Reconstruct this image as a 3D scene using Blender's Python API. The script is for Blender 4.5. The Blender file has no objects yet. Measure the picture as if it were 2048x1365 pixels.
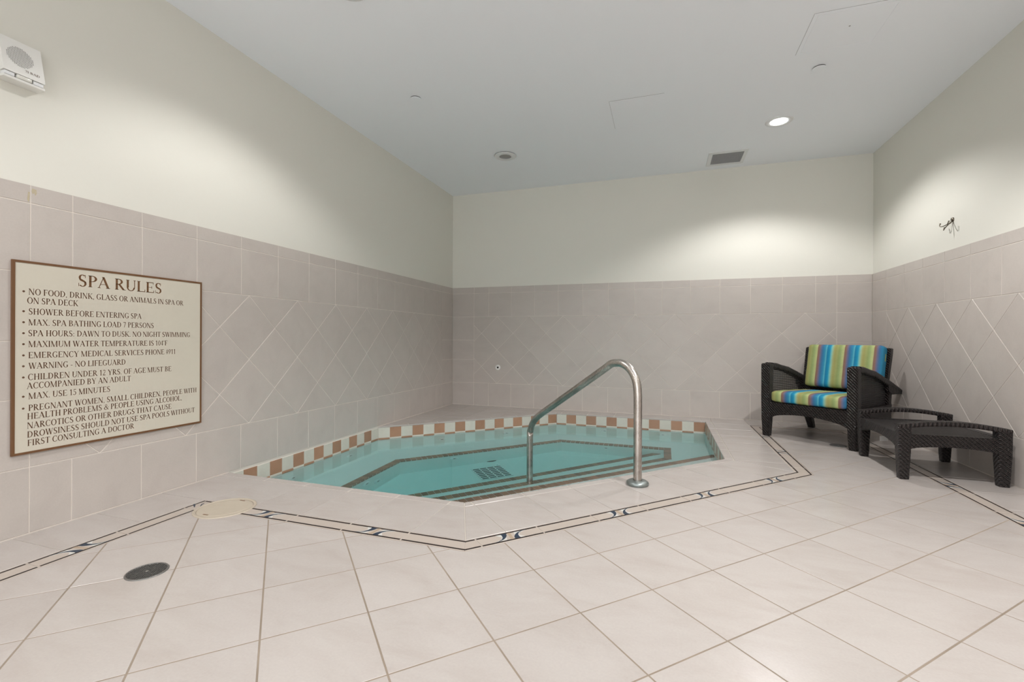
import bpy, bmesh, math, random
from mathutils import Vector, Matrix
random.seed(7)
sc = bpy.context.scene
COL = sc.collection
PI = math.pi
# ------------------------------------------------------------------ camera, world, lights, exposure
T = 0.305                       # wall tile pitch
W, H = 4.6665, 2.7694           # room width, ceiling height
YF, YT = -9.0, -6.2             # wall behind the camera, end of the modelled tiles
cam_d = bpy.data.cameras.new('camera'); cam = bpy.data.objects.new('camera', cam_d); COL.objects.link(cam)
yaw, roll = -0.319, 0.0042
r0 = Vector((math.cos(yaw), -math.sin(yaw), 0)); fw = Vector((math.sin(yaw), math.cos(yaw), 0)); up = Vector((0, 0, 1))
X = math.cos(roll) * r0 + math.sin(roll) * up; U = -math.sin(roll) * r0 + math.cos(roll) * up
M = Matrix((X, U, -fw)).transposed().to_4x4(); M.translation = Vector((2.659, -5.534, 0.8715))
cam.matrix_world = M
cam_d.sensor_width = 36; cam_d.lens = 914.735 / 2048 * 36; cam_d.shift_y = (678.07 - 682.5) / 2048
cam_d.clip_start = 0.02
sc.camera = cam
wd = bpy.data.worlds.new('world'); sc.world = wd; wd.use_nodes = True
wd.node_tree.nodes['Background'].inputs[0].default_value = (0.93, 0.97, 1.0, 1); wd.node_tree.nodes['Background'].inputs[1].default_value = 2.35   # fill light entering by the added opening behind the camera
pl_ = bpy.data.lights.new('portal', 'AREA'); pl_.shape = 'RECTANGLE'; pl_.size = 3.8; pl_.size_y = 2.3; pl_.cycles.is_portal = True
po = bpy.data.objects.new('portal', pl_); COL.objects.link(po); po.location = (W / 2, YF - .1, 1.3); po.rotation_euler = (-PI / 2, 0, 0)
sc.view_settings.view_transform = 'Standard'; sc.view_settings.look = 'None'
sc.view_settings.exposure = 0.50; sc.view_settings.gamma = 1.0; sc.view_settings.use_curve_mapping = False
sc.cycles.max_bounces = 14; sc.cycles.diffuse_bounces = 7; sc.cycles.transmission_bounces = 8; sc.cycles.glossy_bounces = 5
sc.cycles.sample_clamp_indirect = 6
# downlights: (x, y, watts) ; the lit ones light the room, the last two are unseen and added as fill
LAMPS = [(3.606, -1.045, 18), (1.04, -3.47, 12), (3.606, -3.45, 42), (1.04, -5.85, 19), (3.606, -5.85, 23), (1.04, -8.2, 22), (3.606, -8.2, 22)]

# ------------------------------------------------------------------ helpers
def mat(name, col=(.8, .8, .8), rough=.5, metal=0, spec=.5, emis=None, estr=0, ior=None):
    m = bpy.data.materials.new(name); m.use_nodes = True
    b = m.node_tree.nodes['Principled BSDF']
    b.inputs['Base Color'].default_value = (*col, 1); b.inputs['Roughness'].default_value = rough
    b.inputs['Metallic'].default_value = metal; b.inputs['Specular IOR Level'].default_value = spec
    if emis: b.inputs['Emission Color'].default_value = (*emis, 1); b.inputs['Emission Strength'].default_value = estr
    return m
def N(m, t, **kw):
    n = m.node_tree.nodes.new(t)
    for k, v in kw.items(): setattr(n, k, v)
    return n
def Lk(m, a, b): m.node_tree.links.new(a, b)
def bsdf(m): return m.node_tree.nodes['Principled BSDF']
def math_node(m, op, a, b=None):
    n = N(m, 'ShaderNodeMath', operation=op)
    for i, v in enumerate((a, b)):
        if v is None: continue
        if isinstance(v, (int, float)): n.inputs[i].default_value = v
        else: Lk(m, v, n.inputs[i])
    return n.outputs[0]

def link(name, me, m=None, parent=None, smooth=False):
    o = bpy.data.objects.new(name, me); COL.objects.link(o)
    if m is not None and not me.materials: me.materials.append(m)
    if parent is not None: o.parent = parent
    if smooth:
        for p in me.polygons: p.use_smooth = True
    return o
def obj(name, bm, m=None, parent=None, smooth=False):
    bmesh.ops.recalc_face_normals(bm, faces=bm.faces)
    me = bpy.data.meshes.new(name); bm.to_mesh(me); bm.free()
    return link(name, me, m, parent, smooth)
def tag(o, label=None, cat=None, group=None, kind=None):
    if label: o['label'] = label
    if cat: o['category'] = cat
    if group: o['group'] = group
    if kind: o['kind'] = kind
    return o
def empty(name, loc=(0, 0, 0), rz=0):
    o = bpy.data.objects.new(name, None); COL.objects.link(o); o.location = loc; o.rotation_euler = (0, 0, rz); o.empty_display_size = .1
    return o
def copy_tree(o, parent=None):
    c = o.copy(); COL.objects.link(c); c.parent = parent
    for ch in [x for x in bpy.data.objects if x.parent == o]: copy_tree(ch, c)
    return c
def box(bm, x0, x1, y0, y1, z0, z1, bev=0, seg=1):
    v = [bm.verts.new(p) for p in ((x0, y0, z0), (x1, y0, z0), (x1, y1, z0), (x0, y1, z0), (x0, y0, z1), (x1, y0, z1), (x1, y1, z1), (x0, y1, z1))]
    fs = [bm.faces.new([v[i] for i in f]) for f in ((0, 3, 2, 1), (4, 5, 6, 7), (0, 1, 5, 4), (1, 2, 6, 5), (2, 3, 7, 6), (3, 0, 4, 7))]
    if bev:
        es = {e for f in fs for e in f.edges}
        bmesh.ops.bevel(bm, geom=list(es), offset=bev, segments=seg, affect='EDGES', profile=.5)
    return v
def poly_prism(bm, pts, z0, z1, fn=None):
    """pts 2D, extruded between z0, z1; fn maps (a, b, h) -> 3D"""
    fn = fn or (lambda a, b, h: (a, b, h))
    lo = [bm.verts.new(fn(a, b, z0)) for a, b in pts]; hi = [bm.verts.new(fn(a, b, z1)) for a, b in pts]
    n = len(pts)
    bm.faces.new(lo[::-1]); bm.faces.new(hi)
    for i in range(n): bm.faces.new((lo[i], lo[(i + 1) % n], hi[(i + 1) % n], hi[i]))
def area(p): return .5 * sum(p[i][0] * p[(i + 1) % len(p)][1] - p[(i + 1) % len(p)][0] * p[i][1] for i in range(len(p)))
def clip(sub, clp):
    """Sutherland-Hodgman, clp convex and counter-clockwise"""
    out = list(sub)
    for i in range(len(clp)):
        ax, ay = clp[i]; bx, by = clp[(i + 1) % len(clp)]
        inp, out = out, []
        f = lambda p: (bx - ax) * (p[1] - ay) - (by - ay) * (p[0] - ax)
        for j in range(len(inp)):
            p, q = inp[j - 1], inp[j]
            fp, fq = f(p), f(q)
            if (fp >= 0) != (fq >= 0):
                t = fp / (fp - fq); out.append((p[0] + (q[0] - p[0]) * t, p[1] + (q[1] - p[1]) * t))
            if fq >= 0: out.append(q)
        if not out: return []
    res = []
    for p in out:
        if not res or math.hypot(p[0] - res[-1][0], p[1] - res[-1][1]) > .0015: res.append(p)
    while len(res) > 2 and math.hypot(res[0][0] - res[-1][0], res[0][1] - res[-1][1]) < .0015: res.pop()
    go = True
    while go and len(res) > 2:          # drop zero-area spikes left by concave outlines
        go = False
        for i in range(len(res)):
            a, b, c = res[i - 1], res[i], res[(i + 1) % len(res)]
            u = (b[0] - a[0], b[1] - a[1]); v = (c[0] - b[0], c[1] - b[1]); l = math.hypot(*u) * math.hypot(*v)
            if l < 1e-9 or (u[0] * v[0] + u[1] * v[1]) / l < -.97: res.pop(i); go = True; break
    return res
def inset(p, d):
    n = len(p); out = []
    for i in range(n):
        a, b, c = p[i - 1], p[i], p[(i + 1) % n]
        u = (b[0] - a[0], b[1] - a[1]); v = (c[0] - b[0], c[1] - b[1])
        lu, lv = math.hypot(*u) or 1, math.hypot(*v) or 1
        n1 = (-u[1] / lu, u[0] / lu); n2 = (-v[1] / lv, v[0] / lv)
        k = 1 + n1[0] * n2[0] + n1[1] * n2[1]
        if k < .3: k = .3
        out.append((b[0] + d * (n1[0] + n2[0]) / k, b[1] + d * (n1[1] + n2[1]) / k))
    return out
def tile_mesh(name, pts, fn, h0, h1, c=.0012):
    """a flat tile with a small chamfer: pts 2D ccw, fn(a,b,h) -> 3D"""
    n = len(pts); ins = inset(pts, c)
    vs = [fn(a, b, h0) for a, b in pts] + [fn(a, b, h1 - c) for a, b in pts] + [fn(a, b, h1) for a, b in ins]
    fs = [tuple(range(2 * n, 3 * n))]
    for k in (0, n):
        for i in range(n): fs.append((k + i, k + (i + 1) % n, k + n + (i + 1) % n, k + n + i))
    me = bpy.data.meshes.new(name); me.from_pydata(vs, [], fs); me.update()
    return me
def grid_tiles(poly, ang, ox, oy, px, py, gap):
    """cells of a rotated grid cut to poly"""
    if area(poly) < 0: poly = poly[::-1]
    ca, sa = math.cos(ang), math.sin(ang); out = []
    loc = [((x - ox) * ca + (y - oy) * sa, -(x - ox) * sa + (y - oy) * ca) for x, y in poly]
    i0, i1 = math.floor(min(a for a, b in loc) / px), math.ceil(max(a for a, b in loc) / px)
    j0, j1 = math.floor(min(b for a, b in loc) / py), math.ceil(max(b for a, b in loc) / py)
    g = gap / 2
    for i in range(i0, i1):
        for j in range(j0, j1):
            sq = [(i * px + g, j * py + g), ((i + 1) * px - g, j * py + g), ((i + 1) * px - g, (j + 1) * py - g), (i * px + g, (j + 1) * py - g)]
            c = clip(loc, sq)
            if len(c) > 2 and area(c) > 1.5e-4: out.append([(ox + a * ca - b * sa, oy + a * sa + b * ca) for a, b in c])
    return out
def cut_tiles(poly, fa, fb, joints, gap):
    """cut poly by lines a = joint, where a = fa.(x,y)+fb"""
    if area(poly) < 0: poly = poly[::-1]
    js = [-99] + sorted(joints) + [99]; out = []
    nx, ny = fa
    for a, b in zip(js, js[1:]):
        a2, b2 = a + gap / 2, b - gap / 2
        def P(s, t): s -= fb; return (nx * s - ny * t, ny * s + nx * t)
        c = clip(poly, [P(a2, -99), P(b2, -99), P(b2, 99), P(a2, 99)])
        if len(c) > 2 and area(c) > 1e-4: out.append((a, b, c))
    return out
def sweep(bm, pts, prof, side, scale=None, closed_ends=True):
    """sweep a profile [(a,b)] along pts; a along `side`, b along side x tangent"""
    rings = []; n = len(pts); P = [Vector(p) for p in pts]; side = Vector(side)
    for i in range(n):
        t = (P[min(i + 1, n - 1)] - P[max(i - 1, 0)]).normalized()
        s = (side - side.dot(t) * t).normalized(); u = s.cross(t)
        k = scale[i] if scale else 1
        if not isinstance(k, tuple): k = (k, k)
        rings.append([bm.verts.new(P[i] + s * a * k[0] + u * b * k[1]) for a, b in prof])
    m = len(prof)
    for i in range(n - 1):
        for j in range(m): bm.faces.new((rings[i][j], rings[i][(j + 1) % m], rings[i + 1][(j + 1) % m], rings[i + 1][j]))
    if closed_ends: bm.faces.new(rings[0][::-1]); bm.faces.new(rings[-1])
def circ(r, n=16): return [(r * math.cos(2 * PI * i / n), r * math.sin(2 * PI * i / n)) for i in range(n)]
def rrect(w, h, r, n=3):
    out = []
    for cx, cy, a0 in ((w / 2 - r, h / 2 - r, 0), (-w / 2 + r, h / 2 - r, 90), (-w / 2 + r, -h / 2 + r, 180), (w / 2 - r, -h / 2 + r, 270)):
        for i in range(n + 1):
            a = math.radians(a0 + 90 * i / n); out.append((cx + r * math.cos(a), cy + r * math.sin(a)))
    return out
def lathe(bm, prof, n=32, c=(0, 0, 0), ax='z'):
    """prof [(r,h)]"""
    def f(r, h, a):
        p = (r * math.cos(a), r * math.sin(a), h)
        if ax == 'x': p = (h, r * math.cos(a), r * math.sin(a))
        if ax == 'y': p = (r * math.sin(a), h, r * math.cos(a))
        return (c[0] + p[0], c[1] + p[1], c[2] + p[2])
    rings = []
    for r, h in prof:
        rings.append([bm.verts.new(f(r, h, 2 * PI * i / n)) for i in range(n)] if r > 1e-6 else [bm.verts.new(f(0, h, 0))])
    for a, b in zip(rings, rings[1:]):
        for i in range(n):
            q = [a[i % len(a)], a[(i + 1) % len(a)], b[(i + 1) % len(b)], b[i % len(b)]]
            q = list(dict.fromkeys(q))
            if len(q) > 2: bm.faces.new(q)
def arc(c, r, a0, a1, n): return [(c[0] + r * math.cos(math.radians(a0 + (a1 - a0) * i / n)), c[1] + r * math.sin(math.radians(a0 + (a1 - a0) * i / n))) for i in range(n + 1)]

# ------------------------------------------------------------------ materials
def tile_mat(name, col, dark, rough=.34, streak=45, var=.05, warm=(1, .97, .93), spec=.5):
    m = mat(name, col, rough, spec=spec); b = bsdf(m)
    tc = N(m, 'ShaderNodeTexCoord'); oi = N(m, 'ShaderNodeObjectInfo')
    mp = N(m, 'ShaderNodeMapping'); Lk(m, tc.outputs['Object'], mp.inputs[0])
    mp.inputs['Rotation'].default_value = (math.radians(20), math.radians(15), math.radians(streak)); mp.inputs['Scale'].default_value = (2.2, 5.0, 4)
    w = math_node(m, 'MULTIPLY', oi.outputs['Random'], 40)
    n1 = N(m, 'ShaderNodeTexNoise', noise_dimensions='4D'); Lk(m, mp.outputs[0], n1.inputs['Vector']); Lk(m, w, n1.inputs['W'])
    n1.inputs['Scale'].default_value = 1.3; n1.inputs['Detail'].default_value = 6; n1.inputs['Roughness'].default_value = .62; n1.inputs['Distortion'].default_value = .8
    n2 = N(m, 'ShaderNodeTexNoise'); Lk(m, tc.outputs['Object'], n2.inputs['Vector']); n2.inputs['Scale'].default_value = 130; n2.inputs['Detail'].default_value = 3
    rp = N(m, 'ShaderNodeValToRGB'); Lk(m, n1.outputs['Fac'], rp.inputs[0])
    e = rp.color_ramp.elements
    e[0].position = .30; e[0].color = (*dark, 1); e[1].position = .62; e[1].color = (*col, 1)
    e2 = rp.color_ramp.elements.new(.48); e2.color = (*[a * .35 + c * .65 for a, c in zip(dark, col)], 1)
    hv = N(m, 'ShaderNodeHueSaturation'); Lk(m, rp.outputs[0], hv.inputs['Color'])
    v = math_node(m, 'ADD', math_node(m, 'MULTIPLY', oi.outputs['Random'], var), 1 - var / 2)
    v2 = math_node(m, 'ADD', math_node(m, 'MULTIPLY', n2.outputs['Fac'], .10), .95)
    Lk(m, math_node(m, 'MULTIPLY', v, v2), hv.inputs['Value'])
    Lk(m, hv.outputs[0], b.inputs['Base Color'])
    rr = math_node(m, 'ADD', math_node(m, 'MULTIPLY', n2.outputs['Fac'], .06), rough - .03); Lk(m, rr, b.inputs['Roughness'])
    bp = N(m, 'ShaderNodeBump'); bp.inputs['Strength'].default_value = .12; bp.inputs['Distance'].default_value = .002
    Lk(m, n2.outputs['Fac'], bp.inputs['Height']); Lk(m, bp.outputs[0], b.inputs['Normal'])
    return m
def noise_mat(name, col, col2, scale, rough=.7, bump=.0, dist=.002, detail=5, spec=.4, metal=0):
    m = mat(name, col, rough, metal, spec); b = bsdf(m); tc = N(m, 'ShaderNodeTexCoord')
    n = N(m, 'ShaderNodeTexNoise'); Lk(m, tc.outputs['Object'], n.inputs['Vector']); n.inputs['Scale'].default_value = scale; n.inputs['Detail'].default_value = detail
    mx = N(m, 'ShaderNodeMix', data_type='RGBA'); Lk(m, n.outputs['Fac'], mx.inputs[0]); mx.inputs[6].default_value = (*col, 1); mx.inputs[7].default_value = (*col2, 1)
    Lk(m, mx.outputs[2], b.inputs['Base Color'])
    if bump:
        bp = N(m, 'ShaderNodeBump'); bp.inputs['Strength'].default_value = bump; bp.inputs['Distance'].default_value = dist
        Lk(m, n.outputs['Fac'], bp.inputs['Height']); Lk(m, bp.outputs[0], b.inputs['Normal'])
    return m
M_FLOOR = tile_mat('floor_tile', (.452, .414, .391), (.408, .365, .338), .24, 40, .04, spec=.5)
M_WALL = tile_mat('wall_tile', (.515, .466, .432), (.475, .428, .397), .36, 35, .03, spec=.4)
M_BORD = mat('border_tile', (.44, .38, .335), .3)
M_BROWN = tile_mat('band_brown', (.40, .225, .145), (.33, .18, .11), .3, 10, .2)
M_CREAM = tile_mat('band_cream', (.62, .595, .53), (.56, .535, .475), .3, 10, .06)
M_NOSE = tile_mat('nosing_tile', (.36, .17, .10), (.20, .11, .07), .45, 10, .55)
M_GROUT = noise_mat('grout_light', (.78, .72, .66), (.70, .64, .58), 9, .85, .2)
M_GROUTS = noise_mat('grout_floor', (.50, .455, .41), (.44, .395, .35), 9, .85, .2)
M_GROUTF = noise_mat('grout_field', (.34, .28, .225), (.16, .125, .09), 5, .85, .2, detail=8)
M_PAINT = noise_mat('wall_paint_cream', (.715, .700, .640), (.703, .688, .627), 60, .62, .10, .0015)
M_CEIL = noise_mat('ceiling_paint', (.870, .892, .935), (.862, .884, .927), 50, .75, .08, .001)
M_WHITE = mat('white_plastic', (.78, .77, .74), .35)
M_OFFW = mat('fixture_white', (.74, .75, .76), .4)
M_DARKP = mat('dark_recess', (.006, .006, .006), .8, spec=.1)
M_GRATE = noise_mat('drain_metal', (.15, .15, .14), (.25, .24, .23), 40, .42, metal=.6)
M_LID = noise_mat('lid_plastic', (.48, .42, .345), (.44, .38, .30), 30, .45, .05)
M_BLACKL = mat('inlay_black', (.022, .014, .012), .5, spec=.25)
M_BLUE = mat('inlay_blue', (.025, .04, .065), .45, spec=.3)
M_PALE = mat('inlay_pale', (.56, .55, .52), .3)
M_TAN = mat('inlay_tan', (.38, .29, .21), .3)
M_PLASTER = noise_mat('spa_plaster', (.88, .90, .88), (.83, .86, .84), 14, .8, .1)
M_JET = mat('jet_white', (.88, .90, .90), .35)
M_LENS = mat('lamp_lens', (.9, .9, .9), .4, emis=(1, .98, .95), estr=14)
M_SILV = mat('reflector_grey', (.35, .35, .35), .35, .5)
M_SIGN = noise_mat('sign_face', (.600, .560, .475), (.585, .545, .460), 40, .42, spec=.35)
M_SIGNB = mat('sign_brown', (.150, .070, .028), .4)
M_TEXT = mat('sign_text', (.115, .055, .028), .5)
M_HOOK = mat('hook_metal', (.16, .14, .11), .38, .9)

def steel():
    m = mat('stainless_steel', (.5, .46, .43), .3, 1.0); b = bsdf(m); tc = N(m, 'ShaderNodeTexCoord')
    mp = N(m, 'ShaderNodeMapping'); Lk(m, tc.outputs['Object'], mp.inputs[0]); mp.inputs['Scale'].default_value = (60, 60, 6)
    n = N(m, 'ShaderNodeTexNoise'); Lk(m, mp.outputs[0], n.inputs['Vector']); n.inputs['Scale'].default_value = 6; n.inputs['Detail'].default_value = 5
    n2 = N(m, 'ShaderNodeTexNoise'); Lk(m, tc.outputs['Object'], n2.inputs['Vector']); n2.inputs['Scale'].default_value = 9; n2.inputs['Detail'].default_value = 6
    rp = N(m, 'ShaderNodeValToRGB'); Lk(m, n2.outputs['Fac'], rp.inputs[0]); rp.color_ramp.elements[0].position = .35; rp.color_ramp.elements[1].position = .7
    rp.color_ramp.elements[0].color = (.40, .365, .335, 1); rp.color_ramp.elements[1].color = (.62, .575, .54, 1)
    Lk(m, rp.outputs[0], b.inputs['Base Color'])
    Lk(m, math_node(m, 'ADD', math_node(m, 'MULTIPLY', n.outputs['Fac'], .28), .16), b.inputs['Roughness'])
    bp = N(m, 'ShaderNodeBump'); bp.inputs['Strength'].default_value = .05; bp.inputs['Distance'].default_value = .001
    Lk(m, n.outputs['Fac'], bp.inputs['Height']); Lk(m, bp.outputs[0], b.inputs['Normal'])
    return m
M_STEEL = steel()
M_FLANGE = noise_mat('tarnished_flange', (.20, .24, .24), (.34, .37, .36), 30, .35, .1, metal=.8)

def wicker(name, diag=True, pitch=.015):
    m = mat(name, (.03, .022, .02), .40, spec=.42); b = bsdf(m); tc = N(m, 'ShaderNodeTexCoord')
    sp = N(m, 'ShaderNodeSeparateXYZ'); Lk(m, tc.outputs['Object'], sp.inputs[0])
    x, y, z = sp.outputs
    h = math_node(m, 'ADD', x, math_node(m, 'MULTIPLY', y, 1.0 if diag else 0))
    v = z if diag else y
    k = 2 * PI / pitch
    a1 = math_node(m, 'SINE', math_node(m, 'MULTIPLY', math_node(m, 'ADD', h, v), k * .62))
    a2 = math_node(m, 'SINE', math_node(m, 'MULTIPLY', math_node(m, 'SUBTRACT', h, v), k * 1.25))
    hh = math_node(m, 'ADD', a1, math_node(m, 'MULTIPLY', a2, .55))
    bp = N(m, 'ShaderNodeBump'); bp.inputs['Strength'].default_value = 1.0; bp.inputs['Distance'].default_value = .0045
    Lk(m, hh, bp.inputs['Height']); Lk(m, bp.outputs[0], b.inputs['Normal'])
    f = math_node(m, 'ADD', math_node(m, 'MULTIPLY', hh, .3), .5)
    rp = N(m, 'ShaderNodeValToRGB'); Lk(m, f, rp.inputs[0])
    rp.color_ramp.elements[0].color = (.003, .0025, .0025, 1); rp.color_ramp.elements[1].color = (.044, .033, .031, 1)
    Lk(m, rp.outputs[0], b.inputs['Base Color'])
    return m
M_WICK = wicker('dark_wicker'); M_WICKT = wicker('dark_wicker_top', False, .014)
M_STRAND = mat('wicker_strand', (.016, .013, .012), .42, spec=.6)

def stripes(off=0.0):
    m = mat('striped_fabric', (.5, .5, .3), .85, spec=.2); b = bsdf(m); tc = N(m, 'ShaderNodeTexCoord')
    sp = N(m, 'ShaderNodeSeparateXYZ'); Lk(m, tc.outputs['Object'], sp.inputs[0])
    t = math_node(m, 'FRACT', math_node(m, 'DIVIDE', math_node(m, 'ADD', sp.outputs[0], off), .222))
    rp = N(m, 'ShaderNodeValToRGB'); Lk(m, t, rp.inputs[0]); cr = rp.color_ramp
    C = [(0, (.20, .115, .085)), (.05, (.22, .125, .10)), (.10, (.14, .13, .20)), (.16, (.055, .13, .25)), (.22, (.03, .17, .31)), (.28, (.035, .23, .37)), (.335, (.10, .38, .46)),
         (.355, (.02, .17, .30)), (.40, (.012, .19, .34)), (.47, (.02, .25, .40)), (.515, (.15, .42, .42)), (.555, (.27, .42, .30)), (.60, (.32, .33, .15)), (.66, (.30, .28, .10)),
         (.74, (.29, .31, .12)), (.80, (.24, .29, .11)), (.86, (.26, .33, .14)), (.93, (.38, .42, .18)), (.975, (.40, .42, .20)), (1, (.20, .115, .085))]
    while len(cr.elements) < len(C): cr.elements.new(.5)
    for e, (p, c) in zip(cr.elements, C): e.position = p
    for e, (p, c) in zip(cr.elements, C): e.position = p; e.color = (*c, 1)
    n = N(m, 'ShaderNodeTexNoise'); Lk(m, tc.outputs['Object'], n.inputs['Vector']); n.inputs['Scale'].default_value = 260; n.inputs['Detail'].default_value = 2
    hv = N(m, 'ShaderNodeHueSaturation'); Lk(m, rp.outputs[0], hv.inputs['Color']); Lk(m, math_node(m, 'ADD', math_node(m, 'MULTIPLY', n.outputs['Fac'], .3), .85), hv.inputs['Value'])
    Lk(m, hv.outputs[0], b.inputs['Base Color'])
    n3 = N(m, 'ShaderNodeTexNoise'); Lk(m, tc.outputs['Object'], n3.inputs['Vector']); n3.inputs['Scale'].default_value = 9
    bp = N(m, 'ShaderNodeBump'); bp.inputs['Strength'].default_value = .5; bp.inputs['Distance'].default_value = .012
    Lk(m, n3.outputs['Fac'], bp.inputs['Height']); Lk(m, bp.outputs[0], b.inputs['Normal'])
    return m

def water_mat():
    m = bpy.data.materials.new('spa_water'); m.use_nodes = True; nt = m.node_tree; nt.nodes.clear()
    out = N(m, 'ShaderNodeOutputMaterial'); g = N(m, 'ShaderNodeBsdfGlass'); g.inputs['IOR'].default_value = 1.33; g.inputs['Roughness'].default_value = 0
    va = N(m, 'ShaderNodeVolumeAbsorption'); va.inputs['Color'].default_value = (.06, .84, .86, 1); va.inputs['Density'].default_value = .60
    Lk(m, g.outputs[0], out.inputs['Surface']); Lk(m, va.outputs[0], out.inputs['Volume'])
    return m
M_WATER = water_mat()

# ------------------------------------------------------------------ room shell
def wall(name, bounds, label):
    bm = bmesh.new(); box(bm, *bounds); o = obj(name, bm, M_PAINT); return tag(o, label, 'wall', kind='structure')
e = .008
ZB, ZTD, Z2, Z3 = .9666 * T, .9666 * T + 2 * 2 ** .5 * T, .9666 * T + 2 * 2 ** .5 * T + T, (.9666 + 2 * 2 ** .5 + 1 + .2618) * T
wall_left = wall('wall_left', (-.18, -e, YF - .15, .15, -.15, H + .01), 'cream painted left wall above a beige tiled wainscot, behind the rules sign')
wall_back = wall('wall_back', (-.18, W + .18, e, .18, -.15, H + .01), 'cream painted back wall above beige tiles, beyond the spa')
wall_right = wall('wall_right', (W + e, W + .18, YF - .15, .15, -.15, H + .01), 'cream painted right wall above beige tiles, behind the ottoman')
bm = bmesh.new(); wx0, wx1, wz0, wz1 = .43, W - .43, .15, 2.45  # unseen opening, added to let fill light into the room
for b_ in ((-.18, wx0, -.15, H + .01), (wx1, W + .18, -.15, H + .01), (wx0, wx1, -.15, wz0), (wx0, wx1, wz1, H + .01)): box(bm, b_[0], b_[1], YF - .15, YF, b_[2], b_[3])
wall_front = tag(obj('wall_front', bm, M_PAINT), 'plain cream painted wall behind the camera, wide opening added for fill light', 'wall', kind='structure')

LW = lambda a, b, h: (h, a, b)
BW = lambda a, b, h: (a, -h, b)
RW = lambda a, b, h: (W - h, a, b)
FLO = lambda a, b, h: (a, b, h)
def wall_tiles(parent, fn, flip, a0, a1, joints, fields, cols):
    """fields: [(a0,a1,peak)] diamond fields ; cols: plain columns in the middle zone; joints: row joints"""
    bm = bmesh.new(); poly_prism(bm, [(a0, -.002), (a1, -.002), (a1, Z3 - .001), (a0, Z3 - .001)], -.0081, -.002, fn); obj('grout', bm, M_GROUT, parent)
    g = .0037; pieces = []
    js = sorted(set([a0, *joints, a1]))
    for u, v in zip(js, js[1:]):
        if v - u < .02: continue
        for z0, z1 in ((0.003, ZB), (ZTD, Z2), (Z2, Z3)):
            pieces.append([(u + g / 2, z0 + g / 2), (v - g / 2, z0 + g / 2), (v - g / 2, z1 - (g / 2 if z1 < Z3 else 0)), (u + g / 2, z1 - (g / 2 if z1 < Z3 else 0))])
    for u, v in cols:
        for z0, z1 in ((ZB, ZB + .303), (ZB + .303, ZTD - T), (ZTD - T, ZTD)):
            pieces.append([(u + g / 2, z0 + g / 2), (v - g / 2, z0 + g / 2), (v - g / 2, z1 - g / 2), (u + g / 2, z1 - g / 2)])
    for u, v, pk in fields:
        q = [(u + g / 2, ZB + g / 2), (v - g / 2, ZB + g / 2), (v - g / 2, ZTD - g / 2), (u + g / 2, ZTD - g / 2)]
        pieces += grid_tiles(q, PI / 4, pk, ZB, T, T, g)
    for p in pieces: link('tile', tile_mesh('tile', p, fn, -.006, 0), M_WALL, parent)
y0 = -12.5373 * T
lj = [y0 + k * T for k in range(0, 12)] + [-T, y0 - T, y0 - 1.5 * T, y0 - 2.5 * T]
k = y0 - 3.5 * T
while k > YT: lj.append(k); k -= T
wall_tiles(wall_left, LW, False, YT, 0, lj, [(y0 - 1.5 * T, -T, y0 + 2.2014 * T)], [(-T, 0)] + [(y0 - (1.5 + i + 1) * T, y0 - (1.5 + i) * T) for i in range(4)])
wall_tiles(wall_back, BW, False, 0, W, [T, W - T] + [(3.677 + i) * T for i in range(-2, 11)], [(T, W - T, 2.0558 * T)], [(0, T), (W - T, W)])
RY = [-1.555, -1.86, -2.13]
wall_tiles(wall_right, RW, False, YT, 0, [-T, -.64, -.945, -1.25] + RY + [-2.13 - T * i for i in range(1, 14)], [(-2.13, -T, -.921 * T)], [(-T, 0)] + [(-2.13 - T * (i + 1), -2.13 - T * i) for i in range(13)])

bm = bmesh.new(); box(bm, -.18, W + .18, YF - .15, .18, H, H + .15)
ceiling = tag(obj('ceiling', bm, M_CEIL), 'flat pale grey painted ceiling over the spa room', 'ceiling', kind='structure')

# ------------------------------------------------------------------ spa geometry
A, B, C, D, E_, F_ = (0, -3.30), (1.66, -3.30), (3.09, -1.87), (3.09, -.265), (1.475, -.265), (0, -1.672)
HEX = [A, B, C, D, E_, F_]
ZW, ZBE, ZS1, ZS3, ZFL = -.128, -.54, -.275, -.72, -.90
def off(p, d): return inset(p, d)
# floor slab with the notch of the spa
bm = bmesh.new()
n1 = off(HEX, -.006)
poly_prism(bm, [(-.008, YF), (W + .008, YF), (W + .008, .008), (-.008, .008), (-.008, n1[5][1]), n1[4], n1[3], n1[2], n1[1], (-.008, n1[0][1])], -.13, -.0022)
floor = tag(obj('floor', bm, M_GROUTS), 'pale beige ceramic tile floor laid diagonally around the sunken spa', 'floor', kind='structure')
ftl = lambda a, b, c, d: [(a, b), (c, b), (c, d), (a, d)]
link('rear_floor', tile_mesh('rear_floor', ftl(0, YF, W, YT), FLO, -.006, 0), M_FLOOR, floor)
# field grout (darker, dirtier)
inn = [(.333, YT), (.333, -3.722), (1.853, -3.722), (3.492, -2.083), (3.492, -.352), (4.353, -.352), (4.353, YT)]
out = [(.428, YT), (.428, -3.815), (1.8915, -3.815), (3.585, -2.1215), (3.585, -.445), (4.26, -.445), (4.26, YT)]
bm = bmesh.new(); poly_prism(bm, [(a, b) for a, b in out], -.0025, -.0007, FLO); obj('grout', bm, M_GROUTF, floor)
def ftile(p, m=M_FLOOR, h=0, name='tile', parent=None, h0=-.006, c=.0012):
    return link(name, tile_mesh(name, p, FLO, h0, h, c), m, parent or floor)
def offs_in(poly, d): return inset(poly if area(poly) > 0 else poly[::-1], d)
field = offs_in(out, .003)
for p in grid_tiles(field, PI / 4, 4.4098 * T, -14.0836 * T, .9901 * T, .9901 * T, .0050): ftile(p, name='floor_tile', c=.0007)
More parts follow.
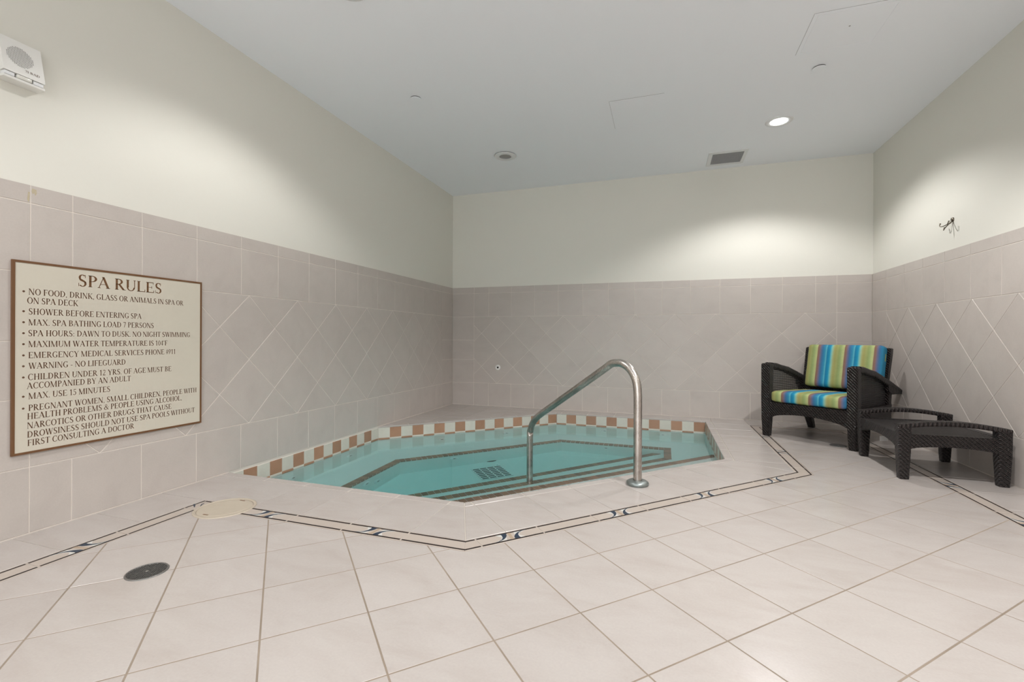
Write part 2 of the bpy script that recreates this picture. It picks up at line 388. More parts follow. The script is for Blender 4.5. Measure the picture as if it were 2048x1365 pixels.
# perimeter tiles
g = .0035
for a, b, p in cut_tiles([(0.001, -3.363), (1.684, -3.363), (1.849, -3.7185), (0.001, -3.7185)], (1, 0), 0, [.35, .655, .962, 1.273, 1.584], g): ftile(p, name='floor_tile')
for a, b, p in cut_tiles([(0.001, -3.722), (.329, -3.722), (.329, YT), (0.001, YT)], (0, 1), 0, [-4.033 - T * i for i in range(9)], g): ftile(p, name='floor_tile')
s2 = 2 ** .5
dj = [.032 + .3055 * i for i in range(8)]
for a, b, p in cut_tiles([(1.688, -3.361), (3.151, -1.898), (3.488, -2.082), (1.854, -3.7165)], (1 / s2, 1 / s2), (-1.66 + 3.30) / s2, dj, g): ftile(p, name='floor_tile')
for a, b, p in cut_tiles([(3.153, -1.893), (3.488, -2.077), (3.488, -.0015), (3.153, -.0015)], (0, 1), 0, [-T * i - .04 for i in range(7)], g): ftile(p, name='floor_tile')
for p in grid_tiles([(0.001, -.0015), (0.001, -1.595), (1.452, -.202), (3.149, -.202), (3.149, -.0015)], 0, 0, 0, T, T, g): ftile(p, name='floor_tile')
for p in grid_tiles([(3.492, -.0015), (3.492, -.348), (W - .001, -.348), (W - .001, -.0015)], 0, 3.492, -.348, T, .5, g): ftile(p, name='floor_tile')
for a, b, p in cut_tiles([(4.357, -.352), (W - .001, -.352), (W - .001, YT), (4.357, YT)], (0, 1), 0, [-.66 - T * i for i in range(20)], g): ftile(p, name='floor_tile')
# bull-nosed coping around the spa
oh = off(HEX, -.0595); cop = [(1, (HEX[0], HEX[1]), 0), (1, None, 0)]
def coping(p0, p1, q0, q1, joints, fa, fb):
    for a, b, p in cut_tiles([p0, p1, q1, q0], fa, fb, joints, .003): ftile(p, name='coping_tile', h=0, h0=-.014, c=.004)
coping(A, (B[0] - .001, B[1]), (0, oh[1][1]), (oh[1][0] - .0015, oh[1][1]), [.35, .655, .962, 1.273, 1.584], (1, 0), 0)
coping(B, C, oh[1], oh[2], dj, (1 / s2, 1 / s2), (-1.66 + 3.30) / s2)
coping(C, D, oh[2], oh[3], [-T * i - .04 for i in range(7)], (0, 1), 0)
coping(D, E_, oh[3], oh[4], [T * i for i in range(5, 11)], (1, 0), 0)
ef = Vector((E_[0] - F_[0], E_[1] - F_[1])).normalized(); oF = (0.001, oh[4][1] - (oh[4][0]) * ef.y / ef.x)
coping(E_, (0.001, F_[1]), oh[4], oF, [T * i for i in range(0, 8)], (ef.x, ef.y), -(ef.x * F_[0] + ef.y * F_[1]))
for q_ in ([(.3333, -3.7865), (.3402, -3.7832), (.3633, -3.7979), (.3855, -3.8199), (.3604, -3.8064)], [(.3919, -3.7956), (.372, -3.7722), (.373, -3.7565), (.3813, -3.7766), (.4034, -3.7991)]):
    bm = bmesh.new(); poly_prism(bm, q_ if area(q_) > 0 else q_[::-1], -.0004, .0007); obj('inlay_blade', bm, M_BLUE, floor)
# decorative border tiles
def border(q, fa, fb, joints, motif, sgn):
    """q: quad [in0,in1,out1,out0]; motif(a,b) -> bool; sgn: side of the tile the big blade starts"""
    q = list(q)
    nx, ny = fa; cx = [((p[0] * nx + p[1] * ny) + fb, -p[0] * ny + p[1] * nx) for p in q]
    tin = (cx[0][1] + cx[1][1]) / 2; tout = (cx[2][1] + cx[3][1]) / 2; mid = (tin + tout) / 2; hw = abs(tout - tin) / 2
    def Wd(s, t): s -= fb; return (nx * s - ny * t, ny * s + nx * t)
    for a, b, p in cut_tiles(q, fa, fb, joints, .004):
        o = ftile(p, M_BORD, name='border_tile')
        for sd in (-1, 1):
            c = mid + sd * (hw - .0115)
            strip = [Wd(a + .004 if a > -50 else -50, c - .0052), Wd(b - .004 if b < 50 else 50, c - .0052), Wd(b - .004 if b < 50 else 50, c + .0052), Wd(a + .004 if a > -50 else -50, c + .0052)]
            cp = clip(p if area(p) > 0 else p[::-1], strip)
            if len(cp) > 2: link('inlay_line', tile_mesh('inlay_line', cp, FLO, -.001, .0004, .0002), M_BLACKL, o)
        if a > -50 and b < 50 and motif((a + b) / 2):
            c0 = (a + b) / 2; hh = hw - .0148
            for k, m_, nm, pts in (
                (1, M_PALE, 'inlay_patch', [(-.092, -1), (-.03, -1), (-.012, 1), (-.060, 1), (-.040, .1), (-.056, -.55)]),
                (1, M_BLUE, 'inlay_blade', [(-.095, -1), (-.07, -.86), (-.050, -.5), (-.038, 0), (-.034, .6), (-.036, 1), (-.008, 1), (-.012, .45), (-.024, -.15), (-.042, -.62), (-.064, -.9), (-.072, -1)]),
                (1, M_TAN, 'inlay_stripe', [(-.012, -1), (.002, -1), (.012, 1), (-.002, 1)])):
                for r_ in ((1, -1) if nm != 'inlay_stripe' else (1,)):
                    pp = [Wd(c0 + r_ * x_, mid + r_ * y_ * hh * sgn) for x_, y_ in pts]
                    if area(pp) < 0: pp = pp[::-1]
                    hz = .0003 if m_ is M_PALE else .0006
                    bm = bmesh.new(); poly_prism(bm, pp, -.0005, hz); obj(nm, bm, m_, o)
near = lambda vals: (lambda s: any(abs(s - v) < .06 for v in vals))
def Q(i): return [inn[i], inn[i + 1], out[i + 1], out[i]]
border(Q(0), (0, 1), 0, [-4.450 + .3045 * i for i in range(-7, 3)], near([-4.299 + .609 * i for i in range(-4, 1)]), -1)
border(Q(1), (1, 0), 0, [.35, .655, .962, 1.273, 1.584], near([.81, 1.43]), 1)
border(Q(2), (1 / s2, 1 / s2), (-1.853 + 3.722) / s2, [.042, .346, .653, .958, 1.265, 1.57, 1.875, 2.18], near([.194, .805, 1.417, 2.03]), 1)
border(Q(3), (0, 1), 0, [-1.96, -1.655, -1.35, -1.06, -.76], near([-1.50, -.91]), 1)
border(Q(4), (1, 0), 0, [3.8, 4.1], near([]), 1)
border(Q(5), (0, 1), 0, [-.72 - .3045 * i for i in range(19)], near([-.872 - .609 * i for i in range(9)]), 1)

# ------------------------------------------------------------------ the spa
spa = tag(empty('spa_pool', (0, 0, 0)), 'sunken six-sided spa with brown and cream tile band and plaster seats', 'hot tub')
sh = off(HEX, -.006)
INP = [(.405, -2.90), (.80, -2.90), (2.672, -1.028), (2.672, -.706), (1.626, -.706), (.405, -1.92)]     # edge of the bench (ccw)
bm = bmesh.new()
def quadwall(poly, z0, z1):
    n = len(poly)
    for i in range(n):
        a, b = poly[i], poly[(i + 1) % n]
        bm.faces.new([bm.verts.new(p) for p in ((*a, z0), (*b, z0), (*b, z1), (*a, z1))])
quadwall(sh, ZBE, -.012)
obj('basin_wall', bm, M_PLASTER, spa)
bm = bmesh.new()
vo = [bm.verts.new((*p, ZBE)) for p in sh]; vi = [bm.verts.new((*p, ZBE)) for p in INP]
es = [bm.edges.new((L[i], L[(i + 1) % len(L)])) for L in (vo, vi) for i in range(len(L))]
bmesh.ops.triangle_fill(bm, edges=es, use_beauty=True)
quadwall(INP, ZFL, ZBE)
obj('bench', bm, M_PLASTER, spa)
bm = bmesh.new(); poly_prism(bm, off(INP, -.01), ZFL - .05, ZFL); obj('basin_floor', bm, M_PLASTER, spa)
def halfplane(poly, k, side):
    """part of poly with x - y >= k (side 1) or <= k"""
    b_ = [(k - 20, -20), (k + 20, 20), (k + 20 + 30, 20 - 30), (k - 20 + 30, -20 - 30)]
    if side < 0: b_ = [(k - 20, -20), (k - 20 - 30, -20 + 30), (k + 20 - 30, 20 + 30), (k + 20, 20)]
    if area(b_) < 0: b_ = b_[::-1]
    return clip(poly if area(poly) > 0 else poly[::-1], b_)
K1, K2, K3 = 4.165, 3.70, 3.265
S1A, S1B = (4.228 - 3.295, -3.295), (3.088, 3.088 - 4.150)      # front edge of the top step
d1 = (S1B[0] - S1A[0], S1B[1] - S1A[1]); big = [(S1B[0] + d1[0], S1B[1] + d1[1]), (S1A[0] - d1[0], S1A[1] - d1[1]), (S1A[0] - d1[0] + 9, S1A[1] - d1[1] - 9), (S1B[0] + d1[0] + 9, S1B[1] + d1[1] - 9)]
if area(big) < 0: big = big[::-1]
bm = bmesh.new(); poly_prism(bm, clip(sh, big), ZBE - .02, ZS1); obj('step', bm, M_PLASTER, spa)
bm = bmesh.new(); poly_prism(bm, halfplane(off(INP, -.003), K3, 1), ZFL - .02, ZS3); obj('step', bm, M_PLASTER, spa)
# nosing tiles: one shared mesh
def box_mesh(name, x0, x1, y0, y1, z0, z1, bev):
    bm = bmesh.new(); box(bm, x0, x1, y0, y1, z0, z1, bev); bmesh.ops.recalc_face_normals(bm, faces=bm.faces)
    me = bpy.data.meshes.new(name); bm.to_mesh(me); bm.free(); return me
NM = box_mesh('nosing_tile', -.0238, .0238, 0, .068, -.034, .006, .003); NM.materials.append(M_NOSE)
def nosing(p, q, z, inside):
    """tiles along p->q, lying away from the pit (inside = unit normal pointing to the pit)"""
    p, q = Vector(p), Vector(q); L = (q - p).length; n = max(1, round(L / .0505)); d = (q - p) / n; t = (q - p).normalized()
    nn = Vector((-t.y, t.x)); ang = math.atan2(t.y, t.x)
    if nn.dot(Vector(inside)) > 0: ang += PI
    for i in range(n):
        o = link('nosing_tile', NM, None, spa); c = p + d * (i + .5) + Vector(inside) * .002
        o.location = (c.x, c.y, z); o.rotation_euler = (0, 0, ang); o.scale = ((L / n - .0028) / .0476, 1, 1)
m_ = 1 / s2
nosing(INP[0], INP[1], ZBE, (0, 1)); nosing(INP[1], INP[2], ZBE, (-m_, m_)); nosing(INP[2], INP[3], ZBE, (-1, 0)); nosing(INP[3], INP[4], ZBE, (0, -1))
nosing(INP[4], INP[5], ZBE, (m_, -m_)); nosing(INP[5], INP[0], ZBE, (1, 0))
nosing(S1A, S1B, ZS1, (-m_, m_))
nosing((.41 + .001, .41 - K3), (2.60, 2.60 - K3), ZS3, (-m_, m_))
for i in (2, 3, 4, 5):
    v = Vector(INP[i]); a = (v - Vector(INP[i - 1])).normalized(); b = (Vector(INP[(i + 1) % 6]) - v).normalized()
    n1_, n2_ = Vector((a.y, -a.x)), Vector((b.y, -b.x)); bi = (n1_ + n2_).normalized() * .068 / math.cos(n1_.angle(n2_) / 2)
    q_ = [v, v + n1_ * .066, v + bi, v + n2_ * .066]; q_ = [tuple(p) for p in q_]
    if area(q_) < 0: q_ = q_[::-1]
    link('nosing_corner', tile_mesh('nosing_corner', q_, FLO, ZBE - .01, ZBE + .0058), M_NOSE, spa)
# waterline band
def band(P, Qp, first):
    P, Qp = Vector(P), Vector(Qp); L = (Qp - P).length; n = max(1, round(L / .1115)); t = (Qp - P).normalized(); nn = Vector((-t.y, t.x))
    w = L / n; g = .003
    for i in range(n):
        a = i * w + g / 2; b = (i + 1) * w - g / 2
        fn = lambda s, z, h: (P.x + t.x * s + nn.x * h, P.y + t.y * s + nn.y * h, z)
        br = (i + first) % 2 == 0
        link('band_tile', tile_mesh('band_tile', [(a, -.113), (b, -.113), (b, -.0145), (a, -.0145)], fn, -.006, 0), M_BROWN if br else M_CREAM, spa)
        link('liner_tile', tile_mesh('liner_tile', [(a, -.150), (b, -.150), (b, -.1155), (a, -.1155)], fn, -.006, 0), M_CREAM if br else M_BROWN, spa)
band(A, B, 0); band(B, C, 1); band(C, D, 0); band(D, E_, 0); band(E_, F_, 0); band(F_, A, 1)
bm = bmesh.new()
for i in range(6):
    a, b = HEX[i], HEX[(i + 1) % 6]; t = Vector((b[0] - a[0], b[1] - a[1])).normalized(); nn = Vector((-t.y, t.x)) * -.003
    bm.faces.new([bm.verts.new(p) for p in ((a[0] + nn.x, a[1] + nn.y, -.152), (b[0] + nn.x, b[1] + nn.y, -.152), (b[0] + nn.x, b[1] + nn.y, -.004), (a[0] + nn.x, a[1] + nn.y, -.004))])
obj('grout', bm, M_GROUT, spa)
# jets
def jet(p, nrm, r=.044):
    o = empty('jet', p); o.parent = spa
    bm = bmesh.new(); lathe(bm, [(0, .004), (r * .42, .004), (r * .5, .012), (r * .95, .007), (r, 0), (r, -.004)], 20); j = obj('jet', bm, M_JET, spa, True)
    bm = bmesh.new(); lathe(bm, [(0, .0065), (r * .32, .0065), (r * .32, .003)], 14); k = obj('jet_eye', bm, M_SILV, j)
    q = Vector((*nrm, 0)).to_track_quat('Z', 'Y').to_euler(); j.location = p; j.rotation_euler = q
    bpy.data.objects.remove(o)
nd = (ef.y, -ef.x)
for p in ((0, -2.76), (0, -2.09)): jet((p[0] - .004, p[1], -.345), (1, 0))
for x in (.47, 1.007): jet((x - nd[0] * .004, F_[1] + x * ef.y / ef.x - nd[1] * .004, -.365), nd)
for x in (2.033, 2.66): jet((x, -.261, -.335), (0, -1))
jet((.407, -2.42, -.66), (1, 0)); jet((.407, -2.27, -.74), (1, 0))
for x in (.771, 1.336): jet((x, INP[5][1] + (x - .405) * (INP[4][1] - INP[5][1]) / (INP[4][0] - INP[5][0]) - .004, -.66), (m_, -m_))
jet((2.10, -.709, -.66), (0, -1))
# floor suction cover and grate in the basin
bm = bmesh.new(); lathe(bm, [(0, .030), (.035, .030), (.045, .022), (.082, .012), (.085, 0)], 28, (1.0, -1.235, ZFL)); obj('suction_cover', bm, mat('suction_cover', (.03, .05, .045), .5), spa, True)
gx, gy = 1.04, -1.60
GR = empty('x'); bpy.data.objects.remove(GR)
bm = bmesh.new(); box(bm, -.15, .15, -.15, .15, 0, .004); fr = obj('floor_grate', bm, mat('grate_dark', (.04, .075, .075), .6), spa)
fr.location = (1.163, -1.585, ZFL); fr.rotation_euler = (0, 0, math.radians(43))
bm = bmesh.new()
for i in range(5): box(bm, -.15 + .0725 * i, -.14 + .0725 * i, -.15, .15, .004, .010)
for i in range(8): box(bm, -.15, .15, -.15 + .0413 * i, -.139 + .0413 * i, .004, .0102)
b_ = obj('grate_bars', bm, M_JET, fr); b_['kind'] = 'stuff'
# water
bm = bmesh.new(); poly_prism(bm, off(HEX, -.02), -1.3, ZW)
water = tag(obj('water', bm, M_WATER), 'still blue-green water filling the six-sided spa', 'water', kind='stuff')

# ------------------------------------------------------------------ grab rail
rail = tag(empty('grab_rail', (2.517, -2.695, 0)), 'bent stainless steel handrail rising from the deck into the spa', 'handrail')
f1 = Vector((2.517, -2.695)); f2 = Vector((1.655, -2.03)); tt = (f1 - f2).normalized(); Lr = (f1 - f2).length
prof2 = [(0, -.545), (0, -.3), (0, .10)]
prof2 += [(.008, .14), (.020, .178), (.042, .212), (.072, .2425), (.105, .268)]
prof2 += [(.15, .2965), (.30, .383), (.45, .4695), (.60, .556), (.75, .6425), (.82, .683)]
# upper bend
prof2 += [(.872, .714), (.912, .722), (.955, .722), (.998, .708), (1.035, .682), (1.064, .645), (1.081, .60), (Lr - .002, .55), (Lr, .49), (Lr, .2), (Lr, -.003)]
def smooth_path(P, n=3):
    out = []
    for i in range(len(P) - 1):
        p0, p1, p2, p3 = [Vector(P[max(0, min(len(P) - 1, k))]) for k in (i - 1, i, i + 1, i + 2)]
        for j in range(n):
            t = j / n; out.append(.5 * ((2 * p1) + (-p0 + p2) * t + (2 * p0 - 5 * p1 + 4 * p2 - p3) * t * t + (-p0 + 3 * p1 - 3 * p2 + p3) * t ** 3))
    out.append(Vector(P[-1])); return out
pp = smooth_path([Vector((f2.x + tt.x * s - f1.x, f2.y + tt.y * s - f1.y, z)) for s, z in prof2], 4)
bm = bmesh.new(); sweep(bm, pp, circ(.0247, 20), (-tt.y, tt.x, 0)); obj('tube', bm, M_STEEL, rail, True)
bm = bmesh.new(); lathe(bm, [(.026, .030), (.030, .030), (.052, .026), (.064, .018), (.066, .008), (.060, .002), (.060, 0.0005)], 36); obj('flange', bm, M_FLANGE, rail, True)

# ------------------------------------------------------------------ armchair
CH = tag(empty('armchair', (3.565, -.83, 0), math.radians(-39.2)), 'dark brown woven wicker armchair in the far right corner, facing the spa', 'chair')
def leg(parent, pts, w, sc_, mt=M_WICK, side=(1, 0, 0)):
    bm = bmesh.new(); sweep(bm, pts, rrect(w, w, w * .16, 2), side, sc_); return obj('leg', bm, mt, parent)
CW = .68
for s in (0, CW):
    leg(CH, [(s, 0, 0), (s, 0, .03), (s, 0, .17), (s, 0, .35), (s, 0, .645), (s, 0, .657)], .078, [.72, .78, .95, 1, 1, .9])
    sg = 1 if s else -1
    leg(CH, [(s - sg * .03, .765, 0), (s - sg * .03, .745, .05), (s - sg * .02, .68, .20), (s - sg * .01, .64, .34), (s, .635, .50)], .07, [.75, .8, .95, 1, 1])
def zarm(y): 
    pts = [(0, .640), (.1, .632), (.19, .612), (.31, .592), (.44, .553), (.55, .518), (.66, .485), (.80, .443), (.93, .400), (.955, .385)]
    for (a, b), (c, d) in zip(pts, pts[1:]):
        if y <= c: return b + (d - b) * (y - a) / (c - a)
    return pts[-1][1]
for s in (0, CW):
    bm = bmesh.new(); ys = [.03 + .02 * i for i in range(46)]
    pts = [(s, y, zarm(y) + .002) for y in ys]
    sweep(bm, pts, rrect(.078, .05, .012, 2), (1, 0, 0), [(1, 1.0 if y < .62 else max(.25, 1.0 - (y - .62) * 2.2)) for y in ys]); obj('armrest', bm, M_WICK, CH)
    # gusset that fills the pointed arm end
    bm = bmesh.new(); poly_prism(bm, [(.58, .44), (.66, .405), (.80, .402), (.94, .392), (.93, .402), (.80, .44), (.66, .49), (.58, .512)], -.036, .036, lambda a, b, h: (s + h, a, b)); obj('arm_gusset', bm, M_WICK, CH)
    # side lower rail
    bm = bmesh.new()
    pl = [(.03, .165), (.15, .19), (.34, .205), (.52, .195), (.64, .165), (.66, .32), (.03, .32)]
    poly_prism(bm, pl, -.03, .03, lambda a, b, h: (s + h, a, b)); obj('side_rail', bm, M_WICK, CH)
    # open weave
    bm = bmesh.new()
    z = .325
    while z < .62:
        ye = .04
        while ye < .62 and zarm(ye + .01) - .02 > z: ye += .01
        if ye > .06: box(bm, s - .0014, s + .0014, .035, ye, z, z + .0048)
        z += .0165
    y = .045
    while y < .62:
        box(bm, s - .0018, s + .0018, y, y + .0024, .32, zarm(y) - .02); y += .0125
    o = obj('woven_panel', bm, M_STRAND, CH); o['kind'] = 'stuff'
# front apron with arch
def apron(parent, x0, x1, z_end, z_mid, z_top, th, fn, name='apron', m=None):
    bm = bmesh.new(); n = 14
    pts = [(x0 + (x1 - x0) * i / n, z_end + (z_mid - z_end) * (math.sin(PI * i / n) ** .6)) for i in range(n + 1)] + [(x1, z_top), (x0, z_top)]
    poly_prism(bm, pts, -th, th, fn); return obj(name, bm, m or M_WICK, parent)
apron(CH, .03, CW - .03, .168, .222, .310, .028, lambda a, b, h: (a, -.002 + h, b))
apron(CH, .03, CW - .03, .17, .21, .36, .025, lambda a, b, h: (a, .64 + h, b))
bm = bmesh.new(); box(bm, .03, CW - .03, .02, .64, .285, .300, .004); obj('seat_deck', bm, M_WICKT, CH)
# back panel, raked
def back_fn(a, b, h):  # a across, b up along the rake, h thickness (towards the rear)
    y = .60 + (b - .34) * .22; return (a, y + h, b)
bm = bmesh.new(); poly_prism(bm, [(.015, .30), (CW - .005, .30), (CW + .012, .74), (CW + .012, .795), (CW, .803), (.02, .803), (.008, .795), (.008, .74)], -.005, .045, back_fn); obj('backrest', bm, M_WICK, CH)
bm = bmesh.new(); box(bm, .30, .301, .66, .70, .2, .25); bm.free()

def cushion(name, cx, cy, cz, sx, sy, sz, rx, r, puff, m):
    bm = bmesh.new()
    nx, ny, nz = 22, 14, 6
    # rounded box from subdivided cube
    vs = {}
    def f(i, j, k):
        key = (i, j, k)
        if key in vs: return vs[key]
        u, v, w = 2 * i / nx - 1, 2 * j / ny - 1, 2 * k / nz - 1
        p = Vector((u * sx / 2, v * sy / 2, w * sz / 2))
        inner = Vector((max(-sx / 2 + r, min(sx / 2 - r, p.x)), max(-sy / 2 + r, min(sy / 2 - r, p.y)), max(-sz / 2 + r, min(sz / 2 - r, p.z))))
        d = p - inner
        if d.length > 1e-9: p = inner + d.normalized() * min(r, d.length if max(abs(d.x), abs(d.y), abs(d.z)) < r * .99 and d.length < r else r)
        p.z += math.copysign(1, w) * puff * (1 - u ** 4) * (1 - v ** 4) * (1 if abs(w) > .98 else 0)
        wob = .0025 * math.sin(17 * p.x + 5 * v) * math.cos(13 * p.y + 3 * u)
        p.z += wob
        vs[key] = bm.verts.new(p); return vs[key]
    for i in range(nx):
        for j in range(ny):
            for k in (0, nz): bm.faces.new((f(i, j, k), f(i + 1, j, k), f(i + 1, j + 1, k), f(i, j + 1, k)))
    for i in range(nx):
        for k in range(nz):
            for j in (0, ny): bm.faces.new((f(i, j, k), f(i + 1, j, k), f(i + 1, j, k + 1), f(i, j, k + 1)))
    for j in range(ny):
        for k in range(nz):
            for i in (0, nx): bm.faces.new((f(i, j, k), f(i, j + 1, k), f(i, j + 1, k + 1), f(i, j, k + 1)))
    o = obj(name, bm, m, None, True)
    Mw = Matrix.Translation(CH.location) @ Matrix.Rotation(math.radians(-39.2), 4, 'Z') @ Matrix.Translation((cx, cy, cz)) @ Matrix.Rotation(rx, 4, 'X')
    o.matrix_world = Mw; return o
FS = stripes(.299 + .222 * .56)
SC = tag(cushion('seat_cushion', .345, .262, .357, .598, .60, .098, math.radians(-1.5), .028, .008, FS), 'blue and lime striped seat cushion lying flat on the wicker armchair', 'cushion')
BC = tag(cushion('back_cushion', .370, .610, .625, .600, .40, .105, math.radians(77.5), .022, .008, stripes(.300 + .222 * .57)), 'blue and lime striped back cushion propped upright in the wicker armchair', 'cushion')
bm = bmesh.new(); box(bm, -.010, .010, -.032, .032, -.0005, .0005)
tg = obj('care_patch', bm, mat('patch_fabric', (.30, .33, .10), .85), BC); tg.location = (.2998, .10, -.01); tg.rotation_euler = (0, PI / 2, 0)
bm = bmesh.new(); 
# ------------------------------------------------------------------ ottoman
bm.free()
OT = tag(empty('ottoman', (4.345, -1.72, 0)), 'dark wicker ottoman with two arched side handles in front of the armchair', 'ottoman')
hx, hy = .245, .295
for sx_ in (-1, 1):
    for sy_ in (-1, 1):
        leg(OT, [(sx_ * hx, sy_ * hy, 0), (sx_ * hx, sy_ * hy, .03), (sx_ * hx, sy_ * hy, .17), (sx_ * hx, sy_ * hy, .27), (sx_ * hx, sy_ * hy, .328), (sx_ * hx, sy_ * hy, .343)], .068, [.72, .78, .96, 1, 1, .9])
for sy_ in (-1, 1):
    bm = bmesh.new(); n = 20
    pts = [(-hx - .03 + (2 * hx + .06) * i / n, sy_ * hy, .330 + .030 * math.sin(PI * i / n)) for i in range(n + 1)]
    sweep(bm, pts, rrect(.068, .028, .009, 2), (0, 1, 0)); obj('armrest', bm, M_WICKT, OT)
    apron(OT, -hx + .03, hx - .03, .195, .217, .288, .022, lambda a, b, h: (a, sy_ * (hy + .008) + h, b))
for sx_ in (-1, 1):
    apron(OT, -hy + .03, hy - .03, .195, .232, .288, .022, lambda a, b, h: (sx_ * (hx + .006) + h, a, b))
bm = bmesh.new(); box(bm, -hx + .01, hx - .01, -hy + .01, hy - .01, .262, .286, .006, 2); obj('seat', bm, M_WICKT, OT)
bm = bmesh.new(); poly_prism(bm, [(-.035, 0), (.035, 0), (.034, -.038), (-.035, -.034)], -.0006, .0006, lambda a, b, h: (a, h, b))
o = obj('care_tag', bm, M_WHITE, OT); o.location = (-.200, .08, .196); o.rotation_euler = (0, 0, .5); o['label'] = 'small white care tag'

# ------------------------------------------------------------------ serif lettering
class Glyphs:
    S, t, sf, sh = .135, .062, .05, .045   # stem, hairline, serif reach, serif height
    def __init__(s): s.p = []
    def rect(s, x0, y0, x1, y1): s.p.append([(x0, y0), (x1, y0), (x1, y1), (x0, y1)])
    def stem(s, x, y0=0, y1=1, w=None, b=1, t=1):
        w = w or s.S; s.rect(x, y0, x + w, y1)
        if b: s.rect(x - s.sf, y0, x + w + s.sf, y0 + s.sh)
        if t: s.rect(x - s.sf, y1 - s.sh, x + w + s.sf, y1)
    def diag(s, x0, y0, x1, y1, w): s.p.append([(x0 - w / 2, y0), (x0 + w / 2, y0), (x1 + w / 2, y1), (x1 - w / 2, y1)])
    def ser(s, x, y, r=.11): s.rect(x - r, y, x + r, y + s.sh)
    def arc(s, cx, cy, rx, ry, a0, a1, S=None, t=None):
        S = S or s.S; t = t or s.t; n = max(4, int(abs(a1 - a0) / 16))
        for i in range(n):
            q = []
            for a, k in ((a0 + (a1 - a0) * i / n, 0), (a0 + (a1 - a0) * (i + 1) / n, 0), (a0 + (a1 - a0) * (i + 1) / n, 1), (a0 + (a1 - a0) * i / n, 1)):
                a = math.radians(a); q.append((cx + (rx - k * S) * math.cos(a), cy + (ry - k * t) * math.sin(a)))
            s.p.append(q)
